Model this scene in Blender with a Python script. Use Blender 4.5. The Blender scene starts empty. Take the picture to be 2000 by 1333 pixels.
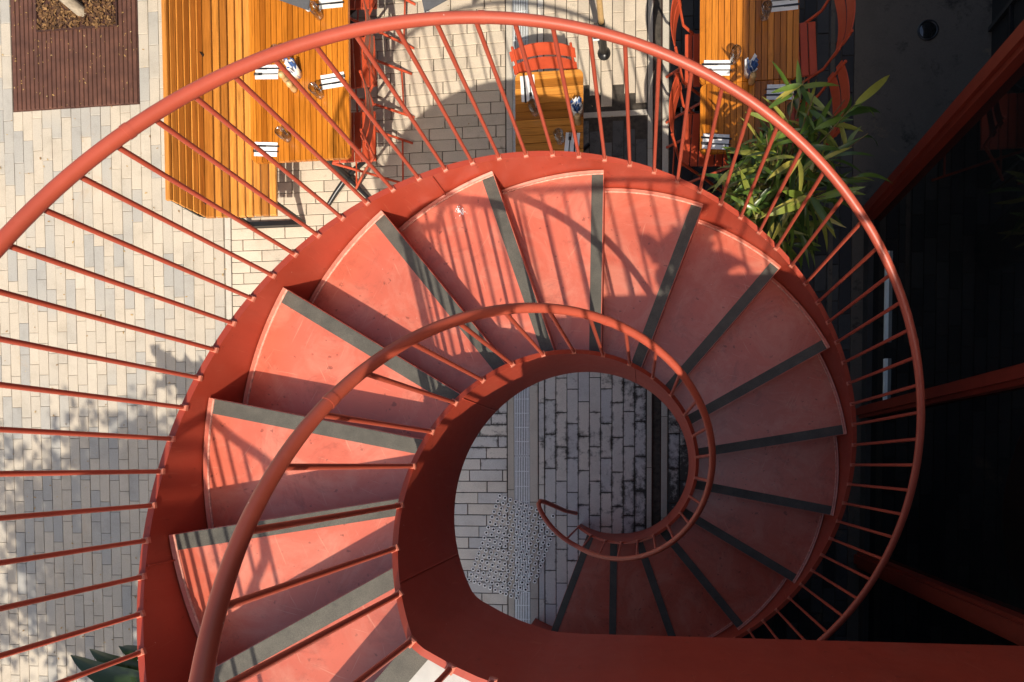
import bpy, bmesh, math, random
from math import sin, cos, pi, radians as rad
from mathutils import Vector, Matrix

random.seed(11)
scene = bpy.context.scene
COL = scene.collection

# ---------------------------------------------------------------- camera
HC = 4.70                      # camera height above the pavement
F_PX, U0, V0 = 225*HC, 1159.35, 937.01   # focal length and principal point in photo pixels (2000 wide)
cam_d = bpy.data.cameras.new('camera')
cam = bpy.data.objects.new('camera', cam_d); COL.objects.link(cam)
RV = Matrix.Rotation(rad(1.606), 3, 'X') @ Matrix.Rotation(rad(-5.0565), 3, 'Y')
cam.matrix_world = Matrix.Translation((0, 0, HC)) @ RV.transposed().to_4x4()
cam_d.sensor_width = 36; cam_d.sensor_fit = 'HORIZONTAL'
cam_d.lens = F_PX/2000*36
cam_d.shift_x = (1000-U0)/2000
cam_d.shift_y = (V0-666.5)/2000
cam_d.clip_start = 0.02; cam_d.clip_end = 500
scene.camera = cam

# ---------------------------------------------------------------- sky, sun, exposure
SUN = Vector((0.20, -0.86, 1.0)).normalized()      # towards the sun
EL = math.asin(SUN.z)
world = bpy.data.worlds.new('World'); scene.world = world; world.use_nodes = True
wn = world.node_tree.nodes; wl = world.node_tree.links
sky = wn.new('ShaderNodeTexSky'); sky.sky_type = 'NISHITA'; sky.sun_disc = False
sky.sun_elevation = EL; sky.sun_rotation = math.atan2(SUN.x, SUN.y)
sky.air_density = 1.0; sky.dust_density = 5.0; sky.ozone_density = 1.0
wn['Background'].inputs['Strength'].default_value = 0.112
wl.new(sky.outputs[0], wn['Background'].inputs['Color'])
sun_d = bpy.data.lights.new('sun', 'SUN'); sun_d.energy = 4.0; sun_d.angle = rad(0.55)
sun_d.color = (1.0, 0.90, 0.76)
sun = bpy.data.objects.new('sun', sun_d); COL.objects.link(sun)
sun.rotation_euler = SUN.to_track_quat('Z', 'Y').to_euler(); sun.location = SUN*30
vs = scene.view_settings
vs.view_transform = 'Standard'; vs.look = 'None'; vs.exposure = 0.52; vs.gamma = 1.0; vs.use_curve_mapping = False

# ---------------------------------------------------------------- helpers
def at(u, v, z=0.0):
    """point at height z seen at photo pixel (u, v)"""
    q = Vector(((u-U0)/F_PX, -(v-V0)/F_PX, -1.0))
    w = RV.transposed() @ q
    t = (z-HC)/w.z
    return Vector((0, 0, HC)) + w*t

def proj(p):
    V = RV @ (Vector(p)-Vector((0, 0, HC)))
    return U0+F_PX*V.x/-V.z, V0-F_PX*V.y/-V.z

def tag(o, label=None, cat=None, group=None, kind=None):
    if label: o['label'] = label
    if cat: o['category'] = cat
    if group: o['group'] = group
    if kind: o['kind'] = kind
    return o

def empty(name, loc=(0, 0, 0), rz=0.0):
    o = bpy.data.objects.new(name, None); COL.objects.link(o)
    o.empty_display_size = 0.1; o.location = loc; o.rotation_euler = (0, 0, rz)
    return o

class MB:
    def __init__(s): s.v = []; s.f = []; s.sm = []
    def add(s, vs_, fs, smooth=False):
        n = len(s.v); s.v += [tuple(v) for v in vs_]
        for f in fs: s.f.append([i+n for i in f]); s.sm.append(smooth)
        return s
    def box(s, x0, x1, y0, y1, z0, z1, M=None):
        P = [(x0,y0,z0),(x1,y0,z0),(x1,y1,z0),(x0,y1,z0),(x0,y0,z1),(x1,y0,z1),(x1,y1,z1),(x0,y1,z1)]
        if M: P = [M @ Vector(p) for p in P]
        return s.add(P, [(3,2,1,0),(4,5,6,7),(0,1,5,4),(1,2,6,5),(2,3,7,6),(3,0,4,7)])
    def cbox(s, x0, x1, y0, y1, z0, z1, c=.003, M=None):
        P = [(x0,y0,z0),(x1,y0,z0),(x1,y1,z0),(x0,y1,z0),(x0,y0,z1-c),(x1,y0,z1-c),(x1,y1,z1-c),(x0,y1,z1-c),
             (x0+c,y0+c,z1),(x1-c,y0+c,z1),(x1-c,y1-c,z1),(x0+c,y1-c,z1)]
        if M: P = [M @ Vector(p) for p in P]
        return s.add(P, [(3,2,1,0),(0,1,5,4),(1,2,6,5),(2,3,7,6),(3,0,4,7),(4,5,9,8),(5,6,10,9),(6,7,11,10),(7,4,8,11),(8,9,10,11)])
    def tube(s, pts, r, n=10, cap=True, taper=None):
        pts = [Vector(p) for p in pts]; m = len(pts); rings = []
        prev = None
        for i, p in enumerate(pts):
            t = (pts[min(i+1, m-1)]-pts[max(i-1, 0)]).normalized()
            if prev is None:
                a = Vector((0, 0, 1)) if abs(t.z) < .9 else Vector((1, 0, 0))
                u = t.cross(a).normalized()
            else:
                u = (prev - t*prev.dot(t)).normalized()
            prev = u; w = t.cross(u)
            rr = r if taper is None else r*(1+(taper-1)*i/(m-1))
            rings.append([p+(u*cos(2*pi*k/n)+w*sin(2*pi*k/n))*rr for k in range(n)])
        V = [q for R_ in rings for q in R_]; F = []
        for i in range(m-1):
            for k in range(n):
                a, b = i*n+k, i*n+(k+1) % n
                F.append((a, b, b+n, a+n))
        s.add(V, F, True)
        if cap:
            s.add(rings[0], [tuple(reversed(range(n)))]); s.add(rings[-1], [tuple(range(n))])
        return s
    def lathe(s, prof, n=20, c=(0, 0, 0), smooth=True):
        V = []; F = []
        for r, z in prof:
            for k in range(n): V.append((c[0]+r*cos(2*pi*k/n), c[1]+r*sin(2*pi*k/n), c[2]+z))
        for i in range(len(prof)-1):
            for k in range(n):
                a, b = i*n+k, i*n+(k+1) % n
                F.append((a, b, b+n, a+n))
        return s.add(V, F, smooth)
    def prism(s, poly, z0, z1):
        n = len(poly)
        V = [(x, y, z0) for x, y in poly]+[(x, y, z1) for x, y in poly]
        F = [tuple(reversed(range(n))), tuple(range(n, 2*n))]
        F += [(i, (i+1) % n, (i+1) % n+n, i+n) for i in range(n)]
        return s.add(V, F)
    def mesh(s, name):
        me = bpy.data.meshes.new(name); me.from_pydata(s.v, [], s.f)
        me.polygons.foreach_set('use_smooth', s.sm); me.update()
        return me
    def build(s, name, mat, parent=None):
        return link(name, s.mesh(name), mat, parent)

def link(name, me, mat, parent=None):
    if mat and not me.materials: me.materials.append(mat)
    o = bpy.data.objects.new(name, me); COL.objects.link(o)
    if parent: o.parent = parent
    return o

def copy_tree(o, parent=None):
    c = o.copy(); COL.objects.link(c); c.parent = parent
    for ch in list(o.children):
        copy_tree(ch, c)
    return c

# ---------------------------------------------------------------- materials
def mat(name):
    m = bpy.data.materials.new(name); m.use_nodes = True
    return m, m.node_tree.nodes, m.node_tree.links, m.node_tree.nodes['Principled BSDF']

def ramp(N, L, src, stops):
    r = N.new('ShaderNodeValToRGB'); e = r.color_ramp.elements
    while len(e) < len(stops): e.new(.5)
    for i, (p, c) in enumerate(stops):
        e[i].position = p; e[i].color = (*c, 1) if len(c) == 3 else c
    L.new(src, r.inputs[0]); return r.outputs[0]

def noise(N, L, scale, detail=4, rough=.55, vec=None, dist=0.0):
    n = N.new('ShaderNodeTexNoise'); n.inputs['Scale'].default_value = scale
    n.inputs['Detail'].default_value = detail; n.inputs['Roughness'].default_value = rough
    n.inputs['Distortion'].default_value = dist
    if vec: L.new(vec, n.inputs['Vector'])
    return n.outputs['Fac']

def pos(N): return N.new('ShaderNodeNewGeometry').outputs['Position']

def mapped(N, L, src, scale=(1, 1, 1), rot=(0, 0, 0)):
    m = N.new('ShaderNodeMapping'); m.inputs['Scale'].default_value = scale; m.inputs['Rotation'].default_value = rot
    L.new(src, m.inputs['Vector']); return m.outputs[0]

def mix(N, L, fac, a, b, mode='MIX'):
    m = N.new('ShaderNodeMix'); m.data_type = 'RGBA'; m.blend_type = mode
    for s_, v in ((0, fac), (6, a), (7, b)):
        if hasattr(v, 'is_output') or isinstance(v, bpy.types.NodeSocket): L.new(v, m.inputs[s_])
        else: m.inputs[s_].default_value = v if s_ == 0 else (*v, 1)
    return m.outputs[2]

def math_(N, L, op, a, b=None):
    m = N.new('ShaderNodeMath'); m.operation = op
    for i, v in enumerate((a, b)):
        if v is None: continue
        if isinstance(v, bpy.types.NodeSocket): L.new(v, m.inputs[i])
        else: m.inputs[i].default_value = v
    return m.outputs[0]

def bump(N, L, B, h, strength=.3, dist=.002):
    b = N.new('ShaderNodeBump'); b.inputs['Strength'].default_value = strength; b.inputs['Distance'].default_value = dist
    L.new(h, b.inputs['Height']); L.new(b.outputs[0], B.inputs['Normal'])

def rand_piece(N, L):
    """one random number per object and per loose island"""
    g = N.new('ShaderNodeNewGeometry').outputs['Random Per Island']
    o = N.new('ShaderNodeObjectInfo').outputs['Random']
    return math_(N, L, 'FRACT', math_(N, L, 'ADD', g, math_(N, L, 'MULTIPLY', o, 7.31)))

def simple(name, col, rough=.5, metal=0.0, var=.12, scale=30, spec=.5):
    m, N, L, B = mat(name)
    n = noise(N, L, scale, 5, .6, pos(N))
    a = tuple(c*(1-var) for c in col); b = tuple(min(1, c*(1+var)) for c in col)
    L.new(ramp(N, L, n, [(.3, a), (.7, b)]), B.inputs['Base Color'])
    B.inputs['Roughness'].default_value = rough; B.inputs['Metallic'].default_value = metal
    B.inputs['Specular IOR Level'].default_value = spec
    return m

def make_red(name, base, wear=.0, rough=.42, speck=True, stretch=(1, 1, 1)):
    m, N, L, B = mat(name)
    P = pos(N)
    n1 = noise(N, L, 3.5, 6, .62, P); n2 = noise(N, L, 22, 6, .65, P)
    c = ramp(N, L, n1, [(.25, tuple(x*.86 for x in base)), (.75, tuple(x*1.10 for x in base))])
    c = mix(N, L, math_(N, L, 'MULTIPLY', math_(N, L, 'GREATER_THAN', n2, .60), .10), c, (base[0]*1.05, base[1]*1.5, base[2]*1.6))
    if wear > 0:
        # dust film in large soft clouds
        dn = noise(N, L, 2.6, 8, .70, mapped(N, L, P, stretch), 1.4)
        c = mix(N, L, math_(N, L, 'MULTIPLY', ramp(N, L, dn, [(.46, (0, 0, 0)), (.68, (1, 1, 1))]), wear*.65), c, (base[0]*1.02+.05, base[1]*1.75+.035, base[2]*2.0+.03))
        # dark grime spots
        sp = noise(N, L, 34, 3, .5, P)
        c = mix(N, L, math_(N, L, 'MULTIPLY', ramp(N, L, sp, [(.67, (0, 0, 0)), (.73, (1, 1, 1))]), .7*min(1, wear+.2)), c, tuple(x*.30 for x in base))
        gr = noise(N, L, 5.5, 8, .78, mapped(N, L, P, stretch), .6)
        c = mix(N, L, math_(N, L, 'MULTIPLY', ramp(N, L, gr, [(.53, (0, 0, 0)), (.74, (1, 1, 1))]), .70*min(1, wear+.15)), c, tuple(x*.45 for x in base))
        # fine scratches: stretched noise
        for sc, ro in (((150, 4, 4), .5), ((170, 5, 5), 1.9), ((130, 6, 6), 2.75)):
            wob = N.new('ShaderNodeVectorMath'); wob.operation = 'ADD'; L.new(P, wob.inputs[0])
            wv = N.new('ShaderNodeTexNoise'); wv.inputs['Scale'].default_value = 2.3; L.new(P, wv.inputs['Vector'])
            ws = N.new('ShaderNodeVectorMath'); ws.operation = 'SCALE'; ws.inputs['Scale'].default_value = .12; L.new(wv.outputs['Color'], ws.inputs[0]); L.new(ws.outputs[0], wob.inputs[1])
            s1 = noise(N, L, 1.0, 2, .5, mapped(N, L, mapped(N, L, wob.outputs[0], (1, 1, 1), (0, 0, ro)), sc))
            c = mix(N, L, math_(N, L, 'MULTIPLY', ramp(N, L, s1, [(.70, (0, 0, 0)), (.75, (1, 1, 1))]), .42), c, (base[0]*1.1+.06, base[1]*2.6, base[2]*3))
    if wear > .8:
        ri = N.new('ShaderNodeObjectInfo').outputs['Random']
        c = mix(N, L, 1.0, c, ramp(N, L, ri, [(0, (.86, .84, .82)), (1, (1.08, 1.08, 1.08))]), 'MULTIPLY')
    if speck:
        v = N.new('ShaderNodeTexVoronoi'); v.inputs['Scale'].default_value = 26; L.new(P, v.inputs['Vector'])
        sel = math_(N, L, 'LESS_THAN', v.outputs['Distance'], .055)
        wn_ = N.new('ShaderNodeSeparateColor'); L.new(v.outputs['Color'], wn_.inputs[0])
        sel = math_(N, L, 'MULTIPLY', sel, math_(N, L, 'GREATER_THAN', wn_.outputs[0], .82))
        c = mix(N, L, math_(N, L, 'MULTIPLY', sel, .6), c, (.62, .42, .36))
    L.new(c, B.inputs['Base Color'])
    rr = N.new('ShaderNodeMapRange'); L.new(n2, rr.inputs[0])
    rr.inputs[3].default_value = rough-.07; rr.inputs[4].default_value = rough+.12
    L.new(rr.outputs[0], B.inputs['Roughness'])
    bump(N, L, B, noise(N, L, 240, 3, .6, P), .06, .001)
    return m

M = {}
RED = (.41, .076, .042)
M['red'] = make_red('red_paint', RED, 0, .40)
M['red_plate'] = make_red('red_plate_paint', (.38, .052, .026), .30, .42, True, (.9, .9, .30))
M['weld'] = simple('pale_weld_paint', (.66, .30, .22), .5, 0, .35, 60)  # weld beads, paler than the tread paint
M['red_tread'] = make_red('red_tread_paint', (.56, .130, .078), 1.0, .30, True, (1.15, 1.15, 1.15))
M['red_tread'].node_tree.nodes['Principled BSDF'].inputs['Specular IOR Level'].default_value = .95
M['foot_red'] = simple('baluster_foot_paint', (.54, .17, .11), .45, 0, .2, 60)
M['chair_red'] = simple('chair_red_paint', (.50, .075, .030), .38, 0, .10, 12)
M['frame_red'] = simple('window_frame_red', (.20, .026, .013), .45, 0, .12, 9)
M['black_metal'] = simple('black_powder_coat', (.014, .014, .015), .35, 0, .2, 40)
M['steel'] = simple('galvanised_steel', (.84, .88, .88), .36, .25, .10, 60)
M['stud_steel'] = simple('stud_steel', (.94, .94, .92), .28, .1, .05, 90)
M['stud_dark'] = simple('stud_centre_black', (.01, .01, .01), .7, 0, .1, 50)
M['white_cloth'] = simple('white_paper', (.84, .84, .84), .8, 0, .03, 30)
M['cutlery'] = simple('dark_cutlery_steel', (.045, .045, .05), .28, .6, .2, 60)
M['ceramic'] = simple('off_white_ceramic', (.74, .70, .62), .3, 0, .06, 20)
M['packet_blue'] = simple('blue_packet', (.05, .12, .32), .6, 0, .3, 60)
M['packet_white'] = simple('white_packet', (.80, .80, .80), .6, 0, .05, 60)
M['canvas'] = simple('grey_canvas', (.070, .072, .078), .85, 0, .12, 60)
M['white_trim'] = simple('pale_strip', (.72, .80, .78), .5, 0, .06, 14)
M['bark'] = simple('pale_tree_bark', (.34, .29, .22), .85, 0, .35, 26)
M['rust'] = simple('rusty_slot_steel', (.045, .016, .010), .8, 0, .5, 30)
M['turned_wood'] = simple('turned_pale_wood', (.55, .36, .16), .5, 0, .15, 40)
M['pot'] = simple('dark_planter', (.018, .018, .018), .7, 0, .3, 20)
M['dark_int'] = simple('dark_interior', (.008, .008, .008), .8, 0, .2, 8)
M['building_wall'] = simple('charcoal_render', (.030, .028, .026), .8, 0, .25, 5)
M['terrace'] = simple('terrace_concrete', (.42, .42, .40), .8, 0, .12, 14)

def wood_mat(name, base, axis, gloss=.42):
    m, N, L, B = mat(name)
    P = pos(N); R_ = rand_piece(N, L)
    comb = N.new('ShaderNodeCombineXYZ'); L.new(math_(N, L, 'MULTIPLY', R_, 37.0), comb.inputs[2])
    va = N.new('ShaderNodeVectorMath'); va.operation = 'ADD'; L.new(P, va.inputs[0]); L.new(comb.outputs[0], va.inputs[1])
    sc = (26, 1.3, 26) if axis == 'y' else (1.3, 26, 26)
    g = noise(N, L, 3.0, 6, .6, mapped(N, L, va.outputs[0], sc), .6)
    fine = noise(N, L, 9.0, 4, .6, mapped(N, L, va.outputs[0], sc))
    c = ramp(N, L, g, [(.28, tuple(x*.62 for x in base)), (.5, base), (.74, tuple(min(1, x*1.28) for x in base))])
    t = ramp(N, L, R_, [(0, (.66, .58, .50)), (.35, (.95, .92, .9)), (.7, (1.12, 1.10, 1.1)), (1, (1.3, 1.36, 1.5))])
    c = mix(N, L, 1.0, c, t, 'MULTIPLY')
    st = noise(N, L, 5.0, 5, .7, P)
    c = mix(N, L, math_(N, L, 'MULTIPLY', ramp(N, L, st, [(.60, (0, 0, 0)), (.75, (1, 1, 1))]), .35), c, tuple(x*.5 for x in base))
    L.new(c, B.inputs['Base Color'])
    B.inputs['Roughness'].default_value = gloss
    bump(N, L, B, fine, .25, .0015)
    return m
M['wood_y'] = wood_mat('varnished_teak_slats', (.47, .158, .016), 'y', .26)
M['wood_x'] = wood_mat('varnished_teak_slats_across', (.48, .195, .034), 'x', .30)
M['bench_wood'] = wood_mat('oiled_bench_slats', (.52, .215, .038), 'y', .42)

def paver_mat(name, stops, dirt=.3, dirtscale=1.2, dirtcol=(.03, .028, .025), edge=.5, cluster=True, lo=.48, damp=False):
    m, N, L, B = mat(name)
    P = pos(N); R_ = rand_piece(N, L)
    k = R_
    if cluster:
        cl = noise(N, L, .9, 2, .5, mapped(N, L, P, (1, 1, 1), (0, 0, .8)))
        k = math_(N, L, 'ADD', math_(N, L, 'MULTIPLY', R_, .50), math_(N, L, 'MULTIPLY', cl, .58))
    c = ramp(N, L, k, stops)
    gr = noise(N, L, 110, 4, .7, P)
    c = mix(N, L, .30, c, ramp(N, L, gr, [(.3, (.45, .45, .45)), (.5, (.95, .95, .95)), (.7, (1.25, 1.25, 1.25))]), 'MULTIPLY')
    mo = noise(N, L, 4.5, 6, .65, P)
    c = mix(N, L, .45, c, ramp(N, L, mo, [(.25, (.62, .60, .57)), (.5, (1, 1, 1)), (.8, (1.12, 1.1, 1.06))]), 'MULTIPLY')
    # rust-coloured stains
    rs = noise(N, L, 1.7, 5, .7, P, .8)
    c = mix(N, L, math_(N, L, 'MULTIPLY', ramp(N, L, rs, [(.62, (0, 0, 0)), (.76, (1, 1, 1))]), .35), c, (.40, .25, .12))
    # damp, lichen-dark patches with ragged edges
    dn = noise(N, L, dirtscale, 8, .72, P, .5); d2 = noise(N, L, 16, 6, .75, P)
    dd = math_(N, L, 'ADD', math_(N, L, 'MULTIPLY', dn, .62), math_(N, L, 'MULTIPLY', d2, .42))
    if damp:
        sx = N.new('ShaderNodeSeparateXYZ'); L.new(P, sx.inputs[0])
        mr = N.new('ShaderNodeMapRange'); L.new(sx.outputs[0], mr.inputs[0]); mr.inputs[1].default_value = -.45; mr.inputs[2].default_value = .35; mr.inputs[3].default_value = -.03; mr.inputs[4].default_value = .125
        dd = math_(N, L, 'ADD', dd, mr.outputs[0])
        tc = N.new('ShaderNodeTexCoord'); sg = N.new('ShaderNodeSeparateXYZ'); L.new(tc.outputs['Generated'], sg.inputs[0])
        ex = math_(N, L, 'MULTIPLY', math_(N, L, 'SUBTRACT', .5, math_(N, L, 'ABSOLUTE', math_(N, L, 'SUBTRACT', sg.outputs[0], .5))), .30)
        ey = math_(N, L, 'MULTIPLY', math_(N, L, 'SUBTRACT', .5, math_(N, L, 'ABSOLUTE', math_(N, L, 'SUBTRACT', sg.outputs[1], .5))), .10)
        em = N.new('ShaderNodeMapRange'); L.new(math_(N, L, 'MINIMUM', ex, ey), em.inputs[0]); em.inputs[1].default_value = 0; em.inputs[2].default_value = .022; em.inputs[3].default_value = .070; em.inputs[4].default_value = -.012
        dd = math_(N, L, 'ADD', dd, em.outputs[0])
    c = mix(N, L, math_(N, L, 'MULTIPLY', ramp(N, L, dd, [(lo+.06, (0, 0, 0)), (lo+.17, (1, 1, 1))]), dirt), c, dirtcol)
    L.new(c, B.inputs['Base Color']); B.inputs['Roughness'].default_value = .78
    B.inputs['Specular IOR Level'].default_value = .35
    bump(N, L, B, gr, .35, .0015)
    return m
M['paver_pale'] = paver_mat('pale_granite_paver', [(.24, (.335, .325, .30)), (.38, (.385, .365, .325)), (.47, (.45, .405, .335)), (.64, (.48, .42, .335)), (.88, (.52, .465, .38))], .25, 1.0, (.16, .13, .10), .5, True, .56)
M['paver_mid'] = paver_mat('grey_granite_paver', [(.12, (.54, .535, .52)), (.4, (.60, .59, .565)), (.6, (.67, .63, .56)), (.85, (.72, .66, .57))], .92, 1.1, (.018, .017, .015), .5, True, .480, True)
M['paver_cream'] = paver_mat('cream_granite_paver', [(.12, (.48, .42, .335)), (.5, (.57, .485, .38)), (.85, (.62, .535, .42))], .75, 1.3, (.06, .05, .04), .5, True, .535)
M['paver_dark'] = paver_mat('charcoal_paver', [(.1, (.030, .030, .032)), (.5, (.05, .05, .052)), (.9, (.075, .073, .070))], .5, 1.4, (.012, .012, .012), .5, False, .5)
M['paver_deep_grey'] = paver_mat('deep_grey_paver', [(.1, (.10, .098, .095)), (.5, (.14, .135, .128)), (.9, (.19, .18, .165))], .8, 1.4, (.02, .02, .02), .5, False, .48)  # darker grey pavers on the near side of the pale cross band
M['stone_strip'] = paver_mat('pale_stone_strip', [(.1, (.50, .46, .385)), (.9, (.58, .53, .45))], .6, 1.6, (.10, .08, .05), .5, False, .54)
M['joint'] = simple('joint_sand', (.06, .05, .04), .95, 0, .4, 30)
M['joint_pale'] = simple('pale_joint_sand', (.17, .145, .115), .95, 0, .35, 30)
M['ground'] = paver_mat('ground_stone', [(.1, (.45, .42, .37)), (.9, (.52, .48, .42))], .3, 1.2, (.08, .07, .06), .5, False, .55)
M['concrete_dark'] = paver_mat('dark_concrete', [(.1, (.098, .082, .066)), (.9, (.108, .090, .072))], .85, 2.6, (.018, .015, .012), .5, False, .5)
M['grip'] = None
def grip():
    m, N, L, B = mat('grey_antislip_strip'); P = pos(N)
    g = noise(N, L, 320, 3, .6, P); a = noise(N, L, 9, 6, .7, P); R_ = rand_piece(N, L)
    c = ramp(N, L, a, [(.3, (.066, .063, .053)), (.7, (.118, .110, .090))])
    c = mix(N, L, .5, c, ramp(N, L, g, [(.35, (.5, .5, .5)), (.65, (1.3, 1.3, 1.3))]), 'MULTIPLY')
    sp = noise(N, L, 30, 4, .6, P)
    c = mix(N, L, math_(N, L, 'MULTIPLY', ramp(N, L, sp, [(.66, (0, 0, 0)), (.76, (1, 1, 1))]), .6), c, (.03, .032, .034))
    L.new(c, B.inputs['Base Color']); B.inputs['Roughness'].default_value = .8
    bump(N, L, B, g, .4, .001)
    return m
M['grip'] = grip()

def leaf_mat(name, lo, hi, old, rough=.35, trans=.25):
    m, N, L, B = mat(name); R_ = rand_piece(N, L)
    c = ramp(N, L, R_, [(0, lo), (.55, hi), (.88, tuple((a+b)/2 for a, b in zip(hi, old))), (1, old)])
    n = noise(N, L, 14, 4, .6, pos(N))
    c = mix(N, L, .4, c, ramp(N, L, n, [(.3, (.6, .6, .6)), (.7, (1.25, 1.25, 1.25))]), 'MULTIPLY')
    L.new(c, B.inputs['Base Color']); B.inputs['Roughness'].default_value = rough
    t = N.new('ShaderNodeBsdfTranslucent'); L.new(c, t.inputs[0])
    mx = N.new('ShaderNodeMixShader'); mx.inputs[0].default_value = trans
    out = N['Material Output']
    L.new(B.outputs[0], mx.inputs[1]); L.new(t.outputs[0], mx.inputs[2]); L.new(mx.outputs[0], out.inputs[0])
    return m
M['bamboo_leaf'] = leaf_mat('lance_leaf', (.040, .085, .018), (.15, .235, .035), (.50, .42, .09), .28, .3)
M['broad_leaf'] = leaf_mat('broad_leaf', (.016, .034, .007), (.036, .064, .011), (.09, .11, .02), .32, .2)
M['tree_leaf'] = leaf_mat('tree_leaf', (.035, .07, .015), (.08, .13, .03), (.16, .17, .05), .5, .3)
M['stem'] = simple('woody_stem', (.16, .11, .05), .7, 0, .3, 20)
M['litter'] = leaf_mat('dry_leaf', (.20, .11, .04), (.42, .26, .09), (.62, .46, .22), .8, .1)
M['bark_chip'] = leaf_mat('bark_chip', (.050, .022, .008), (.125, .058, .018), (.30, .17, .065), .85, .02)
M['grate'] = simple('brown_tree_grate', (.100, .042, .026), .6, 0, .35, 7)

def glass_mat():
    m, N, L, B = mat('clear_glass')
    t = N.new('ShaderNodeBsdfTransparent'); t.inputs[0].default_value = (.93, .94, .93, 1)
    g = N.new('ShaderNodeBsdfGlossy'); g.inputs['Roughness'].default_value = .06
    lw = N.new('ShaderNodeLayerWeight'); lw.inputs[0].default_value = .35
    mx = N.new('ShaderNodeMixShader')
    L.new(lw.outputs['Facing'], mx.inputs[0]); L.new(t.outputs[0], mx.inputs[1]); L.new(g.outputs[0], mx.inputs[2])
    L.new(mx.outputs[0], N['Material Output'].inputs[0]); N.remove(B)
    return m
M['glass'] = glass_mat()
def window_mat():
    m, N, L, B = mat('dark_window_glass')
    n = noise(N, L, 2.5, 3, .5, pos(N))
    L.new(ramp(N, L, n, [(.3, (.005, .006, .006)), (.7, (.010, .011, .011))]), B.inputs['Base Color'])
    B.inputs['Roughness'].default_value = .03; B.inputs['IOR'].default_value = 2.0
    return m
M['window'] = window_mat()

# ================================================================ ground and paving
ground = MB()
ground.add([(-120, -120, -.03), (120, -120, -.03), (120, 120, -.03), (-120, 120, -.03)], [(0, 1, 2, 3)])
tag(ground.build('ground', M['ground']), kind='structure')

def sheet(name, x0, x1, y0, y1, z, m, parent=None, kind='structure'):
    b = MB(); b.add([(x0, y0, z), (x1, y0, z), (x1, y1, z), (x0, y1, z)], [(0, 1, 2, 3)])
    o = b.build(name, m, parent)
    if kind: tag(o, kind=kind)
    return o

Y0, Y1 = -5.0, 7.0
XL = at(447, 600).x                       # pale line between the two left zones
XD = at(1004, 900).x                      # left side of the drain
XR = XD + .245                            # start of the right-hand paving
# piece = (cx, cy, rot, zone)
PAV_L, PAV_W, GAP = .30, .10, .0045
def gap_of(mn): return .0042 if mn == 'paver_pale' else .0075
def paver_mesh(nm, l=PAV_L, w=PAV_W, dz=0, GAP=.0045):
    return MB().cbox(-l/2+GAP/2, l/2-GAP/2, -w/2+GAP/2, w/2-GAP/2, -.028, dz, .0025).mesh(nm)

tree_x0, tree_x1 = at(33, 150).x-.01, at(268, 150).x+.01
tree_y0 = at(150, 211).y


zones = {}
# left zone: columns running away from the viewer, one-third stagger
cols = []; pit_cols = []
x = XL-.04-PAV_W/2; k = 0
while x > -9.5:
    y = Y0 + ((k % 3)/3.0)*PAV_L + random.uniform(-.006, .006)
    pit = tree_x0-.045 < x < tree_x1+.045
    while y < Y1:
        if not pit or y+PAV_L/2 < tree_y0: cols.append((x, y, pi/2, PAV_L))
        elif y-PAV_L/2 < tree_y0-.03:
            l = tree_y0-(y-PAV_L/2); cols.append((x, y-PAV_L/2+l/2, pi/2, l))
        y += PAV_L
    if pit: pit_cols.append(x)
    x -= PAV_W; k += 1
tree_x0, tree_x1 = min(pit_cols)-PAV_W/2, max(pit_cols)+PAV_W/2
# middle zone: rows running across
rows = []
y = Y0; k = 0
xa, xb = XL+.035, XD-.062
while y < Y1:
    off = ((k*2) % 3)/3.0*PAV_L + random.uniform(-.03, .03)
    x = xa - off
    while x < xb:
        lo, hi = max(x, xa), min(x+PAV_L, xb)
        if hi-lo > .03: rows.append(((lo+hi)/2, y, 0, hi-lo))
        x += PAV_L
    y += PAV_W; k += 1
# right zone: columns up to the slot drain
XS = at(1262, 900).x
ncol = int(round((XS-XR-.03)/PAV_W)); cw = (XS-XR-.03)/ncol
colsR = []
for k in range(ncol):
    x = XR+.03+cw*(k+.5)
    y = Y0 + ((k*2) % 3)/3.0*PAV_L + random.uniform(-.02, .02)
    while y < Y1:
        colsR.append((x, y, pi/2)); y += PAV_L
# beyond the slot drain
XS2 = at(1305, 900).x
colsF = []
NF = int((at(1668, 200).x-XS2)/PAV_W)
for k in range(NF):
    x = XS2+.05+PAV_W*k
    y = Y0 + ((k*2) % 3)/3.0*PAV_L + random.uniform(-.02, .02)
    while y < Y1:
        colsF.append((x, y, pi/2)); y += PAV_L
XF = XS2+PAV_W*NF

pave = sheet('pavement', -9.6, XF, Y0-.3, Y1+.3, -.010, M['joint'])
sheet('joint_bed', -9.6, XL-.03, Y0-.3, Y1+.3, -.006, M['joint_pale'], pave, None)
band_y = at(1200, 222).y

pm = {}
pieces = []        # (priority, x, y, rot, length, material)
for (x, y, r, l) in cols:
    pieces.append((x, y, r, l, 'paver_pale'))
for (x, y, r, l) in rows:
    m_ = 'paver_mid' if y < .9 else 'paver_cream'
    pieces.append((x, y, r, l, m_))
for (x, y, r) in colsR:
    if abs(y-band_y) < .13 and x > at(1135, 222).x: continue
    if x > at(1135, 222).x and y < band_y and y > 1.7: m_ = 'paver_deep_grey'
    else: m_ = 'paver_mid' if y < 1.2 else 'paver_cream'
    pieces.append((x, y, r, PAV_L, m_))
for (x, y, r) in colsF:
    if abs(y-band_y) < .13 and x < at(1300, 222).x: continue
    pieces.append((x, y, r, PAV_L, 'paver_mid' if (y < 1.0 and x < XS2+.2) else 'paver_dark'))

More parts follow.
